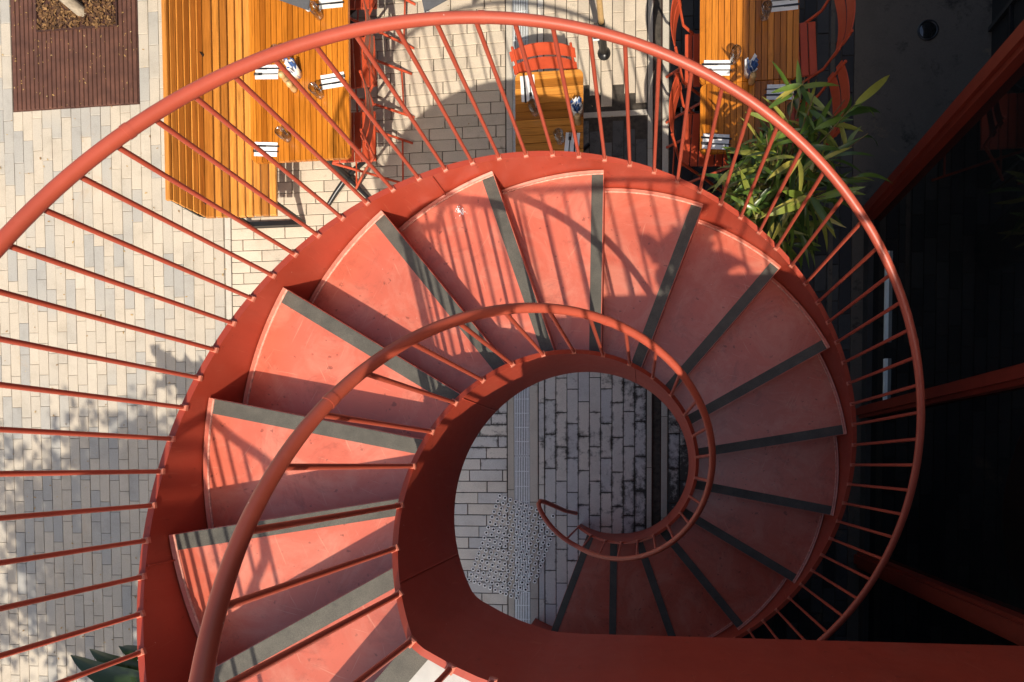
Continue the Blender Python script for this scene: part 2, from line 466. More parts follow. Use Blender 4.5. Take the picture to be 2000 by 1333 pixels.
def prio(p):
    u, v = proj((p[0], p[1], 0))
    if not (0 < u < 2000 and 0 < v < 1333): return 9
    # the hole of the stair
    if ((u-1118)/225)**2+((v-960)/232)**2 < 1: return 0
    if u < 300 and v > 560: return 1
    if u < 330 and 215 < v < 560: return 2
    if 560 < u < 1000 and v < 300: return 3
    return 5
pieces.sort(key=prio)
joined = {}
DZ = (0, .0012, -.0012)
n_ind = 0
for i, (x, y, r, l, mn) in enumerate(pieces):
    dz = DZ[random.randrange(3)]
    if n_ind < 300 and prio((x, y)) < 5:
        key = (round(l, 2), mn)
        if key not in pm:
            pm[key] = paver_mesh('paver', round(l, 2), PAV_W, 0, gap_of(mn)); pm[key].materials.append(M[mn])
        o = bpy.data.objects.new('paver', pm[key]); COL.objects.link(o); o.parent = pave
        o.location = (x, y, dz); o.rotation_euler = (0, 0, r+random.uniform(-.004, .004)); n_ind += 1
    else:
        b = joined.setdefault(mn, MB())
        Mx = Matrix.Translation((x, y, dz)) @ Matrix.Rotation(r+random.uniform(-.004, .004), 4, 'Z')
        GAP = gap_of(mn)
        b.cbox(-l/2+GAP/2, l/2-GAP/2, -PAV_W/2+GAP/2, PAV_W/2-GAP/2, -.028, 0, .0025, Mx)
for mn, b in joined.items():
    tag(b.build('paver_field', M[mn], pave), kind='stuff')

def strip_stones(name, x0, x1, y0, y1, m, lenm=.9, z=0.0):
    y = y0; rnd = random.Random(int(x0*1000))
    while y < y1-.02:
        e = min(y+lenm*rnd.uniform(.85, 1.1), y1)
        MB().cbox(x0+.002, x1-.002, y+.002, e-.002, -.028, z+rnd.uniform(-.001, .001), .003).build(name, M[m], pave)
        y = e
strip_stones('stone_strip', XL-.03, XL+.03, Y0, Y1, 'stone_strip', .95)
strip_stones('drain_kerb_stone', XD-.058, XD+.002, Y0, Y1, 'stone_strip', 1.0)
strip_stones('drain_kerb_stone', XD+.140, XD+.215, Y0, Y1, 'stone_strip', 1.0)
strip_stones('stone_strip', XD+.220, XR+.026, Y0, Y1, 'paver_mid', .35)
strip_stones('stone_strip', XS+.004, XS+.05, Y0, Y1, 'stone_strip', .9)
strip_stones('stone_strip', at(1291, 900).x, at(1304, 900).x, Y0, Y1, 'stone_strip', .9)
# slot drain: a rusty recessed channel
sx0, sx1 = XS+.052, at(1290.5, 900).x
slot = MB(); slot.box(sx0, sx0+.006, Y0, Y1, -.028, -.001); slot.box(sx1-.006, sx1, Y0, Y1, -.028, -.001); slot.box(sx0+.006, sx1-.006, Y0, Y1, -.028, -.022)
tag(slot.build('slot_drain', M['rust']), 'narrow rusty slot drain channel running beside the stained stone paving', 'drain')
# pale cross band
MB().cbox(at(1138, 222).x, XS+.002, band_y-.022, band_y+.022, -.028, .0, .003).build('stone_band', M['stone_strip'], pave)
MB().cbox(XS2, at(1420, 222).x, band_y-.022, band_y+.022, -.028, .0, .003).build('stone_band', M['stone_strip'], pave)

# drain grates in one line
L_ = 1.0
y = at(1020, 891).y - 3*L_; gi = 0
glabels = ['steel drain grate partly hidden below the dark red landing edge', 'steel drain grate in the stair well under the round metal studs',
           'steel drain grate at the upper end of the stair well, beside clean paving', 'steel drain grate under the small slatted table', 'steel drain grate behind the red folding chair at the top edge']
yy = at(1020, 891).y
for i, (ya, yb) in enumerate(((yy-2.2, yy-1.2), (yy-1.2, yy), (yy, yy+1.25), (yy+1.25, yy+2.5), (yy+2.5, yy+4.2))):
    g = empty('drain_grate', (XD+.071, (ya+yb)/2, 0)); hl = (yb-ya)/2-.003
    tag(g, glabels[i], 'drain grate', 'drain grates in one line')
    fr = MB(); fr.box(-.067, -.061, -hl, hl, -.025, -.001); fr.box(.061, .067, -hl, hl, -.025, -.001)
    fr.box(-.061, .061, -hl, -hl+.006, -.025, -.001); fr.box(-.061, .061, hl-.006, hl, -.025, -.001)
    fr.build('frame', M['steel'], g)
    bars = MB()
    for k in range(8):
        bx = -.0525+.015*k; bars.box(bx-.0042, bx+.0042, -hl+.006, hl-.006, -.020, -.002)
    n_c = int(2*hl/.12)
    for k in range(1, n_c): 
        cy = -hl+2*hl*k/n_c; bars.box(-.061, .061, cy-.003, cy+.003, -.021, -.008)
    tag(bars.build('bars', M['steel'], g), kind='stuff')

# round metal studs of the tactile field
o0 = at(976.7, 968.7); d1 = (at(1091, 1012)-o0)/11; d2 = (at(917, 1132)-o0)/16
field = empty('tactile_stud_field', (o0.x, o0.y, 0))
tag(field, 'tilted field of small round steel studs set across paving and drain', 'tactile studs')
sm_ = MB(); sm_.lathe([(.0185, 0), (.0185, .0065), (.0165, .009), (.0098, .009), (.0095, .003)], 14)
sme = sm_.mesh('stud'); sme.materials.append(M['stud_steel'])
cm_ = MB(); cm_.lathe([(.0099, .0055), (.0001, .0055)], 12); cme = cm_.mesh('stud_centre'); cme.materials.append(M['stud_dark'])
for i in range(12):
    for j in range(17):
        if (i, j) in ((11, 0), (11, 1), (10, 15), (10, 16), (11, 14), (11, 15), (11, 16), (11, 13), (9, 0), (10, 1)): continue
        p = d1*i+d2*j
        o = bpy.data.objects.new('stud', sme); COL.objects.link(o); o.parent = field; o.location = (p.x, p.y, .001)
        c = bpy.data.objects.new('stud_centre', cme); COL.objects.link(c); c.parent = o

# dark floor by the building
floor_x0 = at(1668, 200).x
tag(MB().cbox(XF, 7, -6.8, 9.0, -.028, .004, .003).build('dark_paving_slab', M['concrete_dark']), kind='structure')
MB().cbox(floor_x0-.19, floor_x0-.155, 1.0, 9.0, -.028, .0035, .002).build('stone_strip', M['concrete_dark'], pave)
fl = at(1812, 60, .004)
lamp = empty('ground_light', (fl.x, fl.y, .005))
tag(lamp, 'round black glass ground light set in the dark concrete', 'ground light')
MB().lathe([(.082, 0), (.082, .006), (.068, .008), (.066, .003)], 28).build('rim', M['black_metal'], lamp)
MB().lathe([(.066, .003), (.04, .010), (.0001, .013)], 28).build('lens', M['window'], lamp)

# ================================================================ spiral staircase
H = .1798; DTH = 19.978; TH1 = -110.64; CX, CY = -.229, -.0378
RO, RI, RN = 1.521, .5754, 1.492
RHO, RHI = 1.504, .5757
ZS, ZB = .090, -.4216
ZHO, ZHI = .870, .797
OFF = -.017
THL = TH1+17*DTH                       # front of the landing
ZL = 18*H
def pz(th): return H*(1+(min(th, THL)-TH1)/DTH)
def pt(th, r, z=0.0): return Vector((CX+r*cos(rad(th)), CY+r*sin(rad(th)), z))
def npt(k, r, z, adv=0.0):
    t = rad(TH1+(k-1)*DTH); o = OFF+adv
    return Vector((CX+r*cos(t)-o*sin(t), CY+r*sin(t)+o*cos(t), z))

stair = empty('spiral_staircase', (CX, CY, 0))
tag(stair, 'red painted steel spiral staircase winding up from the paving', 'staircase')
SO = Vector((CX, CY, 0))
def sbuild(b, name, m, parent=None):
    b.v = [(v[0]-CX, v[1]-CY, v[2]) for v in b.v]
    return b.build(name, m, parent or stair)

def ribbon(path, t):
    """path: list of (x, y, zbot, ztop); plate of thickness t, centred"""
    b = MB(); n = len(path); V = []
    for i, (x, y, z0, z1) in enumerate(path):
        a = path[max(i-1, 0)]; c = path[min(i+1, n-1)]
        d = Vector((c[0]-a[0], c[1]-a[1])).normalized(); nx, ny = -d.y*t/2, d.x*t/2
        V += [(x+nx, y+ny, z0), (x-nx, y-ny, z0), (x-nx, y-ny, z1), (x+nx, y+ny, z1)]
    F = []; 
    for i in range(n-1):
        for k in range(4):
            a, c = i*4+k, i*4+(k+1) % 4
            F.append((a, a+4, c+4, c))
    b.add(V, F, True); b.add(V[:4], [(0, 1, 2, 3)]); b.add(V[-4:], [(3, 2, 1, 0)])
    return b

def flat_shade_sharp(o, ang=35):
    me = o.data
    bm = bmesh.new(); bm.from_mesh(me)
    bmesh.ops.remove_doubles(bm, verts=bm.verts, dist=1e-5)
    for e in bm.edges:
        if len(e.link_faces) == 2 and e.calc_face_angle(0) > rad(ang): e.smooth = False
    bm.to_mesh(me); bm.free()

TS = -118.0
outer_tail = [(-1.10, -1.40), (-1.17, -1.55), (-1.235, -1.72), (-1.25, -1.9), (-1.25, -3.5)]
inner_tail = [(-.494, -.540), (-.43, -.567), (-.37, -.587), (-.33, -.598), (-.29, -.605), (-.2, -.608), (1.84, -.608)]
def plan_outer(r):
    P = []; th = TS
    while th <= 235.01: P.append((th, pt(th, r))); th += 2.0
    return P
def zlow(th, zb): return max(pz(th)+zb, .003)
po = [(p.x, p.y, zlow(th, -.30), pz(th)+ZS) for th, p in plan_outer((RO+RN)/2+.004)]
po += [(x, y, ZL-.30, ZL+ZS) for x, y in outer_tail]
b = ribbon(po, RO-RN-.004); o = sbuild(b, 'outer_stringer', M['red_plate']); flat_shade_sharp(o)
pi_ = []; th = -122.0
while th <= 235.01:
    p = pt(th, RI); pi_.append((p.x, p.y, zlow(th, ZB), max(pz(th)+ZS, .05))); th += 2.5
pi_ += [(x, y, ZL+ZB, ZL+ZS+(.21 if x > -.3 else 0)) for x, y in inner_tail]
b = ribbon(pi_, .020); o = sbuild(b, 'inner_stringer', M['red_plate']); flat_shade_sharp(o)

# plate joints: welded seams on both stringers
for th in (-62, 31, 118, 192):
    p = pt(th, RN-.0005)
    sbuild(MB().tube([(p.x, p.y, max(pz(th)-.29, .01)), (p.x, p.y, pz(th)+ZS-.004)], .0032, 6), 'weld_seam', M['red_plate'])
for th in (-40, 70, 148, 213):
    p = pt(th, RI-.0105)
    sbuild(MB().tube([(p.x, p.y, max(pz(th)+ZB+.01, .01)), (p.x, p.y, pz(th)+ZS-.004)], .0032, 6), 'weld_seam', M['red_plate'])
# treads with anti-slip strips and risers
for k in range(1, 18):
    z = k*H; ns = 10
    ta, tb = TH1+(k-1)*DTH, TH1+k*DTH
    r0, r1 = RI+.006, RN+.001
    def edge(r, s_):      # point at fraction s_ between this front edge and the next
        a = npt(k, r, 0); c = npt(k+1, r, 0, .012)
        aa = math.degrees(math.atan2(a.y-CY, a.x-CX)); cc = math.degrees(math.atan2(c.y-CY, c.x-CX))
        while cc < aa: cc += 360
        t = aa+(cc-aa)*s_
        return pt(t, r)
    top = [edge(r1, i/ns) for i in range(ns+1)]+[edge(r0, 1-i/ns) for i in range(ns+1)]
    b = MB(); b.prism([(p.x, p.y) for p in top], z-.010, z)
    # weld fillet along the outer end
    for i in range(ns):
        p, q = edge(r1-.011, .002+i/ns*.99), edge(r1-.011, .002+(i+1)/ns*.99)
        P, Q = edge(r1, .002+i/ns*.99), edge(r1, .002+(i+1)/ns*.99)
        b.add([(p.x, p.y, z), (q.x, q.y, z), (Q.x, Q.y, z+.011), (P.x, P.y, z+.011)], [(0, 1, 2, 3)])
    tr = sbuild(b, 'tread', M['red_tread'])
    bead = MB(); bead.tube([edge(r1-.013, .004+i/ns*.985)+Vector((0, 0, z+.001)) for i in range(ns+1)], .0045, 6)
    sbuild(bead, 'weld_bead', M['weld'], tr)
    # nosing strip
    s1, s2 = RI+.014, RN-.018
    c1, c2, c3, c4 = npt(k, s1, z, .003), npt(k, s2, z, .003), npt(k, s2, z, .060), npt(k, s1, z, .060)
    b = MB(); b.prism([(p.x, p.y) for p in (c1, c2, c3, c4)], z+.0005, z+.0035)
    sbuild(b, 'grip_strip', M['grip'], tr)
    # riser
    a, c = npt(k, r0, 0, .004), npt(k, r1, 0, .004); d_, e_ = npt(k, r1, 0, .010), npt(k, r0, 0, .010)
    b = MB(); b.prism([(p.x, p.y) for p in (a, c, d_, e_)], max((k-1)*H+.001, .002), z-.0105)
    sbuild(b, 'riser', M['red_plate'], tr)
# last riser and landing edge strip
a, c = npt(18, RI+.006, 0, .004), npt(18, RN, 0, .004); d_, e_ = npt(18, RN, 0, .010), npt(18, RI+.006, 0, .010)
b = MB(); b.prism([(p.x, p.y) for p in (a, c, d_, e_)], 17*H+.001, ZL-.0105)
sbuild(b, 'landing_riser', M['red_plate'])
c1, c2, c3, c4 = npt(18, RI+.02, 0, .001), npt(18, RN-.02, 0, .001), npt(18, RN-.02, 0, .075), npt(18, RI+.02, 0, .075)
b = MB(); b.prism([(p.x, p.y) for p in (c1, c2, c3, c4)], ZL+.0005, ZL+.004)
sbuild(b, 'landing_edge_strip', M['grip'])

# handrails
HR = .0168
hp = [pt(th, RHO, pz(th)+ZHO) for th in [TS+2*i for i in range(int((235-TS)/2)+1)]]
hp += [Vector((x, y, ZL+ZHO)) for x, y in outer_tail]
ro = sbuild(MB().tube(hp, HR, 16), 'outer_handrail', M['red'])
start = at(1050, 976, .93)
ip = [Vector((-.571, -.429, .0)), Vector((-.62, -.38, .32)), Vector((-.70, -.275, .80)), Vector((start.x+.006, start.y, .91)), Vector((start.x, start.y-.03, .925))]
for th in range(-150, 232, 3):
    r = RHI if th > -112 else RHI-.02*((-112-th)/40.0)
    zz = pz(th)+ZHI if th > -112 else .955+(pz(-112)+ZHI-.955)*max(0, (th+150)/38)
    ip.append(pt(th, r, zz))
def smooth_path(P, it=3):
    P = [p.copy() for p in P]
    for _ in range(it):
        Q = [P[0]]+[(P[i-1]+P[i]*2+P[i+1])/4 for i in range(1, len(P)-1)]+[P[-1]]
        P = Q
    return P
GH = 1.05
tail = [Vector((-.585, -.49, ZL+ZHI+.04)), Vector((-.56, -.515, ZL+ZHI+.12))]+[Vector((x, y, ZL+GH)) for x, y in inner_tail]
ip = ip[:2]+smooth_path(ip[2:8], 1)+ip[8:]+tail
ri_ = sbuild(MB().tube(ip, HR, 16), 'inner_handrail', M['red'])

for th in (-58, 22, 101, 141, 186):
    a_, c_ = pt(th-.35, RHO, pz(th-.35)+ZHO), pt(th+.35, RHO, pz(th+.35)+ZHO)
    sbuild(MB().tube([a_, c_], HR+.0012, 16), 'rail_joint', M['red'], ro)
for th in (-30, 80, 160):
    a_, c_ = pt(th-.9, RHI, pz(th-.9)+ZHI), pt(th+.9, RHI, pz(th+.9)+ZHI)
    sbuild(MB().tube([a_, c_], HR+.0012, 16), 'rail_joint', M['red'], ri_)
# balusters: each one its own piece
BR = .0082
bal_mesh_cache = {}
def baluster(p0, p1, parent):
    hh = round(p1.z-p0.z, 3)
    if hh not in bal_mesh_cache:
        bb = MB(); bb.tube([(0, 0, 0), (0, 0, hh)], BR, 10)
        bb.cbox(-.013, .013, -.011, .011, -.004, .010, .004)
        me = bb.mesh('baluster'); me.materials.append(M['red']); me.materials.append(M['foot_red'])
        for p_ in me.polygons[-10:]: p_.material_index = 1; bal_mesh_cache[hh] = me
    o = bpy.data.objects.new('baluster', bal_mesh_cache[hh]); COL.objects.link(o); o.parent = parent
    o.location = p0-SO; o.rotation_euler = (0, 0, math.atan2(p0.y-CY, p0.x-CX))
    return o
th = 79.0-4.57*42
while th < 235:
    if th > TS+1: baluster(pt(th, 1.507, pz(th)+ZS), pt(th, 1.507, pz(th)+ZHO-.012), ro)
    th += 4.57
yb = -1.8
while yb > -3.45:
    baluster(Vector((-1.25, yb, ZL+ZS)), Vector((-1.25, yb, ZL+ZHO-.012)), ro); yb -= .118
th = -121.4
for i in range(28):
    t = -121.4+12.967*i
    baluster(pt(t, RI, max(pz(t)+ZS, .05)), pt(t, RI, (pz(t) if t > -112 else pz(-112))+ZHI-.012), ri_)
for i in range(21):
    x_ = -.50+.113*i; y_ = -.608 if x_ > -.25 else -.54-(x_+.494)/(.244)*.068
    baluster(Vector((x_, y_, ZL+ZS+(.21 if x_ > -.26 else 0))), Vector((x_, y_, ZL+GH-.012)), ri_)

# ================================================================ terrace on top of the stair
poly = [npt(18, RI+.012, 0, .012), npt(18, RN-.003, 0, .012)]
poly = [(p.x, p.y) for p in poly]
poly += [(CX+(RN-.003)*cos(rad(t)), CY+(RN-.003)*sin(rad(t))) for t in (231, 234)]
poly += [(-1.085, -1.405), (-1.155, -1.555), (-1.22, -1.725), (-1.235, -1.9), (-1.235, -3.55), (1.84, -3.55), (1.84, -.622), (-.2, -.622), (-.29, -.619), (-.37, -.602), (-.49, -.556), (-.55, -.524)]
ter = MB(); ter.prism(poly, ZL-.22, ZL)
tero = tag(ter.build('terrace', M['terrace']), kind='structure')
sof = MB(); sof.prism(poly, ZL-.232, ZL-.2205); sof.build('added_soffit', M['building_wall'], tero)  # dark underside sheet added to cut bounce light onto the lower treads
# unseen wall added below the terrace to block bounce light on the treads
gw = MB(); gw.box(-1.20, 1.765, -3.55, -1.78, -.02, ZL-.234); tag(gw.build('bounce_block_wall', M['building_wall']), 'added dark wall blocking bounce light under the terrace, below the lower picture edge', 'wall')
# a potted shrub on the terrace, beyond the lower picture edge
tro = empty('terrace_pot', (.70, -.86, ZL)); tag(tro, 'round dark pot standing on the terrace behind the railing', 'pot')
MB().lathe([(.0001, .002), (.14, .002), (.17, .34), (.155, .34), (.15, .30)], 20).build('shell', M['pot'], tro)
MB().lathe([(.152, .305), (.0001, .31)], 20).build('soil', M['bark_chip'], tro)

def leaf_geo(length, width, droop=.25, fold=.25, seg=7, split=False, rnd=random):
    """lance-shaped blade along +x, bending down"""
    V = []; F = []
    for i in range(seg+1):
        t = i/seg
        w = width*.5*(sin(pi*min(1, t**.8))**.75 if 0 < t < 1 else .02)
        x = length*(t-.12*droop*t*t); z = -length*droop*t*t
        ww = w*(rnd.uniform(.55, 1.1) if split else 1)
        V += [(x, -ww, z+w*fold), (x, 0, z), (x, ww, z+w*fold)]
    for i in range(seg):
        a = i*3
        F += [(a, a+1, a+4, a+3), (a+1, a+2, a+5, a+4)]
    return V, F
leaf_meshes = {}
def leaf_mesh(kind, i, L0, W0, m):
    key = (kind, i)
    if key not in leaf_meshes:
        rnd = random.Random(i*7+3)
        b = MB(); V, F = leaf_geo(L0*rnd.uniform(.8, 1.2), W0*rnd.uniform(.8, 1.2), rnd.uniform(.05, .6), rnd.uniform(.1, .5))
        b.add(V, F, True); me = b.mesh('leaf'); me.materials.append(M[m]); leaf_meshes[key] = me
    return leaf_meshes[key]
def put_leaf(me, p, direction, parent, base, roll=0, s=1.0):
    o = bpy.data.objects.new('leaf', me); COL.objects.link(o); o.parent = parent
    q = Vector(direction).to_track_quat('X', 'Z')
    o.rotation_mode = 'QUATERNION'; o.rotation_quaternion = q @ Matrix.Rotation(roll, 3, 'X').to_quaternion()
    o.location = Vector(p)-Vector(base); o.scale = (s, s, s)
    return o

def cane_plant(name, base, label, cat, ncane, leaves_per, zlo, zhi, spread, kind, L0, W0, m, seed, group=None, lean=(0, 0)):
    rnd = random.Random(seed)
    root = empty(name, base); tag(root, label, cat, group)
    st = MB(); B0 = Vector(base)
    for c in range(ncane):
        a = rnd.uniform(0, 2*pi); s_ = spread*math.sqrt(rnd.random()); top = rnd.uniform(zlo, zhi)
        P = []
        for i in range(8):
            t = i/7
            P.append(Vector((.06*cos(a*3)+cos(a)*s_*t**1.7+lean[0]*t*t, .06*sin(a*2)+sin(a)*s_*t**1.7+lean[1]*t*t, top*(t-.10*t**3*s_/max(spread, .01)))))
        st.tube(P, .006, 6, True, .4)
        for l in range(leaves_per):
            t = rnd.uniform(.35, 1.0); i = min(6, int(t*7)); f = t*7-i
            q = P[i].lerp(P[i+1], f); az = rnd.uniform(0, 2*pi)
            el_ = rnd.uniform(-.9, .55)
            if kind == 'lance':
                az = a+rnd.gauss(0, 1.1); el_ = rnd.uniform(-1.25, .35) if t < .8 else rnd.uniform(-.6, .9)
            put_leaf(leaf_mesh(kind, rnd.randrange(14), L0, W0, m), q+B0, (cos(az)*cos(el_), sin(az)*cos(el_), sin(el_)), root, base, rnd.uniform(-.7, .7), rnd.uniform(.75, 1.25))
    st.build('canes', M['stem'], root)
    return root
cane_plant('terrace_shrub', (.70, -.86, ZL+.31), 'leafy shrub growing in the round pot on the terrace', 'plant', 8, 9, .35, .75, .26, 'broad', .22, .085, 'broad_leaf', 5)

# ================================================================ glazed building on the right
BX = 1.85; BY = 2.10; BH = 6.1
bld = empty('glass_building', (BX, BY, 0))
tag(bld, 'dark glazed building with red window frames rising beside the staircase', 'building')
def bbuild(b, name, m, parent=None):
    b.v = [(v[0]-BX, v[1]-BY, v[2]) for v in b.v]
    return b.build(name, m, parent or bld)
def mullion(y0, y1, name='mullion'):
    b = MB()
    b.box(BX-.05, BX+.07, y0, y1, 0, BH-.2)
    b.box(BX-.075, BX-.051, y0+(y1-y0)*.27, y1-(y1-y0)*.16, 0, BH-.2)
    return bbuild(b, name, M['frame_red'])
MW = {.43: .05, -.80: .065, -2.4: .065, -4.0: .065, -5.6: .065}
ys = [BY-.07, .43, -.80, -2.4, -4.0, -5.6]
mullion(BY-.13, BY, 'corner_post')
for yc in ys[1:]: mullion(yc-MW[yc], yc+MW[yc])
edges = [BY-.13]+[v for yc in ys[1:] for v in (yc+MW[yc], yc-MW[yc])]+[-6.6]
for i in range(0, len(edges)-1, 2):
    ya, yb_ = edges[i+1], edges[i]
    b = MB(); b.box(BX+.012, BX+.03, ya+.001, yb_-.001, .10, BH-.2); bbuild(b, 'window_pane', M['window'])
    for z in (.05, 2.75):
        b = MB(); b.box(BX-.03, BX+.06, ya+.001, yb_-.001, z-.05, z+.05); bbuild(b, 'transom', M['frame_red' if z > 1 else 'building_wall'])
b = MB(); b.box(BX+.071, 7.0, -6.6, BY-.001, 0, BH-.2); bbuild(b, 'core_wall', M['dark_int'])
b = MB(); b.box(BX-.08, 7.0, -6.7, BY+.02, BH-.19, BH); b.box(3.2, 7.0, BY+.021, 9.0, BH-.19, BH); bbuild(b, 'roof', M['building_wall'])
rear = empty('sky_block_mass', (2.5, -6.0, 0)); tag(rear, 'added dark mass blocking sky light behind the terrace, below the lower picture edge', 'building')  # unseen stepped mass added to cut southern sky light on the stair
b = MB(); b.box(-3.4, 4.5, .6, 2.4, 0, 6.1); b.build('lower_block', M['building_wall'], rear)
b = MB(); b.box(-3.4, 4.5, -5.0, .599, 0, 8.1); b.build('upper_block', M['building_wall'], rear)
# recessed entrance wall beyond the corner, with thin dark glazing bars
RX = at(1930, 120).x
b = MB(); b.box(RX+.02, 7.0, BY, 9.0, .004, BH-.2); bbuild(b, 'recessed_wall', M['dark_int'])
for i in range(8):
    b = MB(); b.box(RX-.01, RX+.019, BY+.10+.42*i, BY+.135+.42*i, .006, BH-.2); bbuild(b, 'glazing_bar', M['building_wall'])
for i in range(14):
    b = MB(); b.box(RX-.006, RX+.0185, BY+.10, 6.0, .25+.28*i, .268+.28*i); bbuild(b, 'glazing_bar', M['black_metal'])
# pale strip on the glazing
sa, sb_, sc_, sd_ = at(1707, 490, .4).y, at(1721, 668, .4).y, at(1722, 700, .4).y, at(1727, 787, .4).y
for y_a, y_b in ((sb_, sa), (sd_, sc_)):
    b = MB(); b.box(BX-.012, BX+.0115, y_a, y_b, .36, .385)
    o = bbuild(b, 'glazing_strip', M['white_trim']); o['label'] = 'pale horizontal strip on the dark glazing'
    
# ================================================================ furniture
def slat_end(x, half_w, half_l, rc):
    d_ = half_w-abs(x)
    if d_ >= rc: return half_l
    return half_l-rc+math.sqrt(max(0, rc*rc-(rc-d_)**2))
def slat_table(name, label, cx_, cy_, wx, ly, axis, n, ztop, mname, group, base='cross'):
    root = empty(name, (cx_, cy_, 0)); tag(root, label, 'table', group)
    W = wx if axis == 'y' else ly; Ln = ly if axis == 'y' else wx
    pitch = W/n
    for i in range(n):
        a = -W/2+pitch*i+.0022; c = a+pitch-.0044
        xs = [a+(c-a)*t for t in (0, .25, .5, .75, 1)]
        up = [(x_, slat_end(x_, W/2, Ln/2, .045)) for x_ in xs]; dn = [(x_, -y_) for x_, y_ in reversed(up)]
        poly = dn+[] ; poly = [(x_, y_) for x_, y_ in dn]+up
        poly = list(reversed(poly))
        if axis == 'x': poly = [(y_, -x_) for x_, y_ in poly]
        A = sum(poly[j][0]*poly[(j+1) % len(poly)][1]-poly[(j+1) % len(poly)][0]*poly[j][1] for j in range(len(poly)))
        if A < 0: poly.reverse()
        b = MB(); b.prism(poly, ztop-.026, ztop+random.uniform(-.0006, .0006)); b.build('slat', M[mname], root)
    sub = MB(); sub.box(-wx/2+.06, wx/2-.06, -ly/2+.06, ly/2-.06, ztop-.046, ztop-.0275); sub.build('underframe', M['black_metal'], root)
    def foot(yc):
        c = MB(); c.tube([(0, yc, .02), (0, yc, ztop-.046)], .03, 14); c.build('column', M['black_metal'], root)
        for a in (pi/4, 3*pi/4, 5*pi/4, 7*pi/4):
            f = MB(); f.tube([(cos(a)*.03, yc+sin(a)*.03, .075), (cos(a)*.17, yc+sin(a)*.17, .055), (cos(a)*.31, yc+sin(a)*.31, .022)], .021, 10, True, .8); f.build('foot', M['black_metal'], root)
    if ly > 1.1:
        foot(-ly/2+.22); foot(ly/2-.3)
    else: foot(0)
    return root

# left long table
zt = .74
p_a = at(491, 318, zt); p_b = at(684, 318, zt)
tw = p_b.x-p_a.x; tl = 1.9
LTX, LTY = (p_a.x+p_b.x)/2, p_a.y+tl/2
slat_table('slatted_table', 'long varnished slatted table beside the wooden bench', LTX, LTY, tw, tl, 'y', 18, zt, 'wood_y', 'slatted cafe tables')
# right tables
q_a = at(1366, 165, zt); q_b = at(1560, 165, zt)
slat_table('slatted_table', 'slatted table at the right edge, half in sun, with a blue napkin pot', (q_a.x+q_b.x)/2, q_a.y+.75+.004, q_b.x-q_a.x, 1.5, 'y', 16, zt, 'wood_y', 'slatted cafe tables')
r_a = at(1366, 299, zt)
slat_table('slatted_table', 'short slatted table pushed against the right table, half under the leafy plant', (q_a.x+q_b.x)/2-.02, (r_a.y+q_a.y)/2, q_b.x-q_a.x-.05, q_a.y-r_a.y, 'y', 15, zt-.004, 'wood_y', 'slatted cafe tables')
# small bistro table
s_a = at(1006, 143, zt); s_b = at(1139, 143, zt)
btw = s_b.x-s_a.x
BTX, BTY = (s_a.x+s_b.x)/2, s_a.y-.34
slat_table('bistro_table', 'small light slatted bistro table with rounded corners and one red chair', BTX, BTY, btw, .68, 'x', 12, zt, 'wood_x', None)

# bench with slatted back
be = at(405, 425, .45)                       # south end at the seat/back joint
bx0, bx1 = be.x, at(541, 425, .45).x
bench = empty('slatted_bench', ((bx0+bx1)/2, be.y, 0))
tag(bench, 'long oiled wooden slat bench with slatted backrest at left of table', 'bench')
BL = 3.2; o_ = Vector(((bx0+bx1)/2, be.y, 0))
n = 9; pit = (bx1-bx0)/n
for i in range(n):
    a = bx0-o_.x+pit*i+.004-(.024 if i == 0 else 0)
    MB().cbox(a, bx0-o_.x+pit*(i+1)-.010, random.uniform(-.003, .003), BL, .425, .45, .004).build('seat_slat', M['bench_wood'], bench)
tb_ = at(327, 390, .76); bxo = tb_.x-o_.x; bxi = bx0-o_.x
for i in range(5):
    t0 = (i+.15)/5; xx = (bxi-.010)*(1-t0)+(bxo+.022)*t0; z0_ = .458+(.742-.458)*i/5
    MB().cbox(xx-.014, xx, random.uniform(-.003, .003), BL, z0_, z0_+.050, .003).build('back_slat', M['bench_wood'], bench)
b = MB(); b.box(bxo-.03, bxo-.012, .02, BL-.02, .42, .744); b.build('back_board', M['black_metal'], bench)
b = MB(); b.box(bxo-.011, bxi+.03, .02, BL-.02, .402, .424); b.build('seat_support', M['black_metal'], bench)
MB().cbox(bxo-.012, bxo+.026, -.004, BL, .745, .768, .004).build('top_rail', M['bench_wood'], bench)
for yy_ in (.10, 1.3, 2.5):
    b = MB(); b.box(bxi+.02, bxi+.06, yy_, yy_+.04, 0, .424); b.box(bx1-o_.x-.08, bx1-o_.x-.04, yy_, yy_+.04, 0, .424)
    b.box(bxi+.061, bx1-o_.x-.081, yy_, yy_+.04, .38, .424); b.box(bxi+.061, bx1-o_.x-.081, yy_, yy_+.04, .0, .04)
    b.build('leg_frame', M['black_metal'], bench)
    b = MB(); b.tube([(bxi+.0, yy_+.02, .40), (bxo-.03, yy_+.02, .70)], .016, 8); b.build('back_bracket', M['black_metal'], bench)

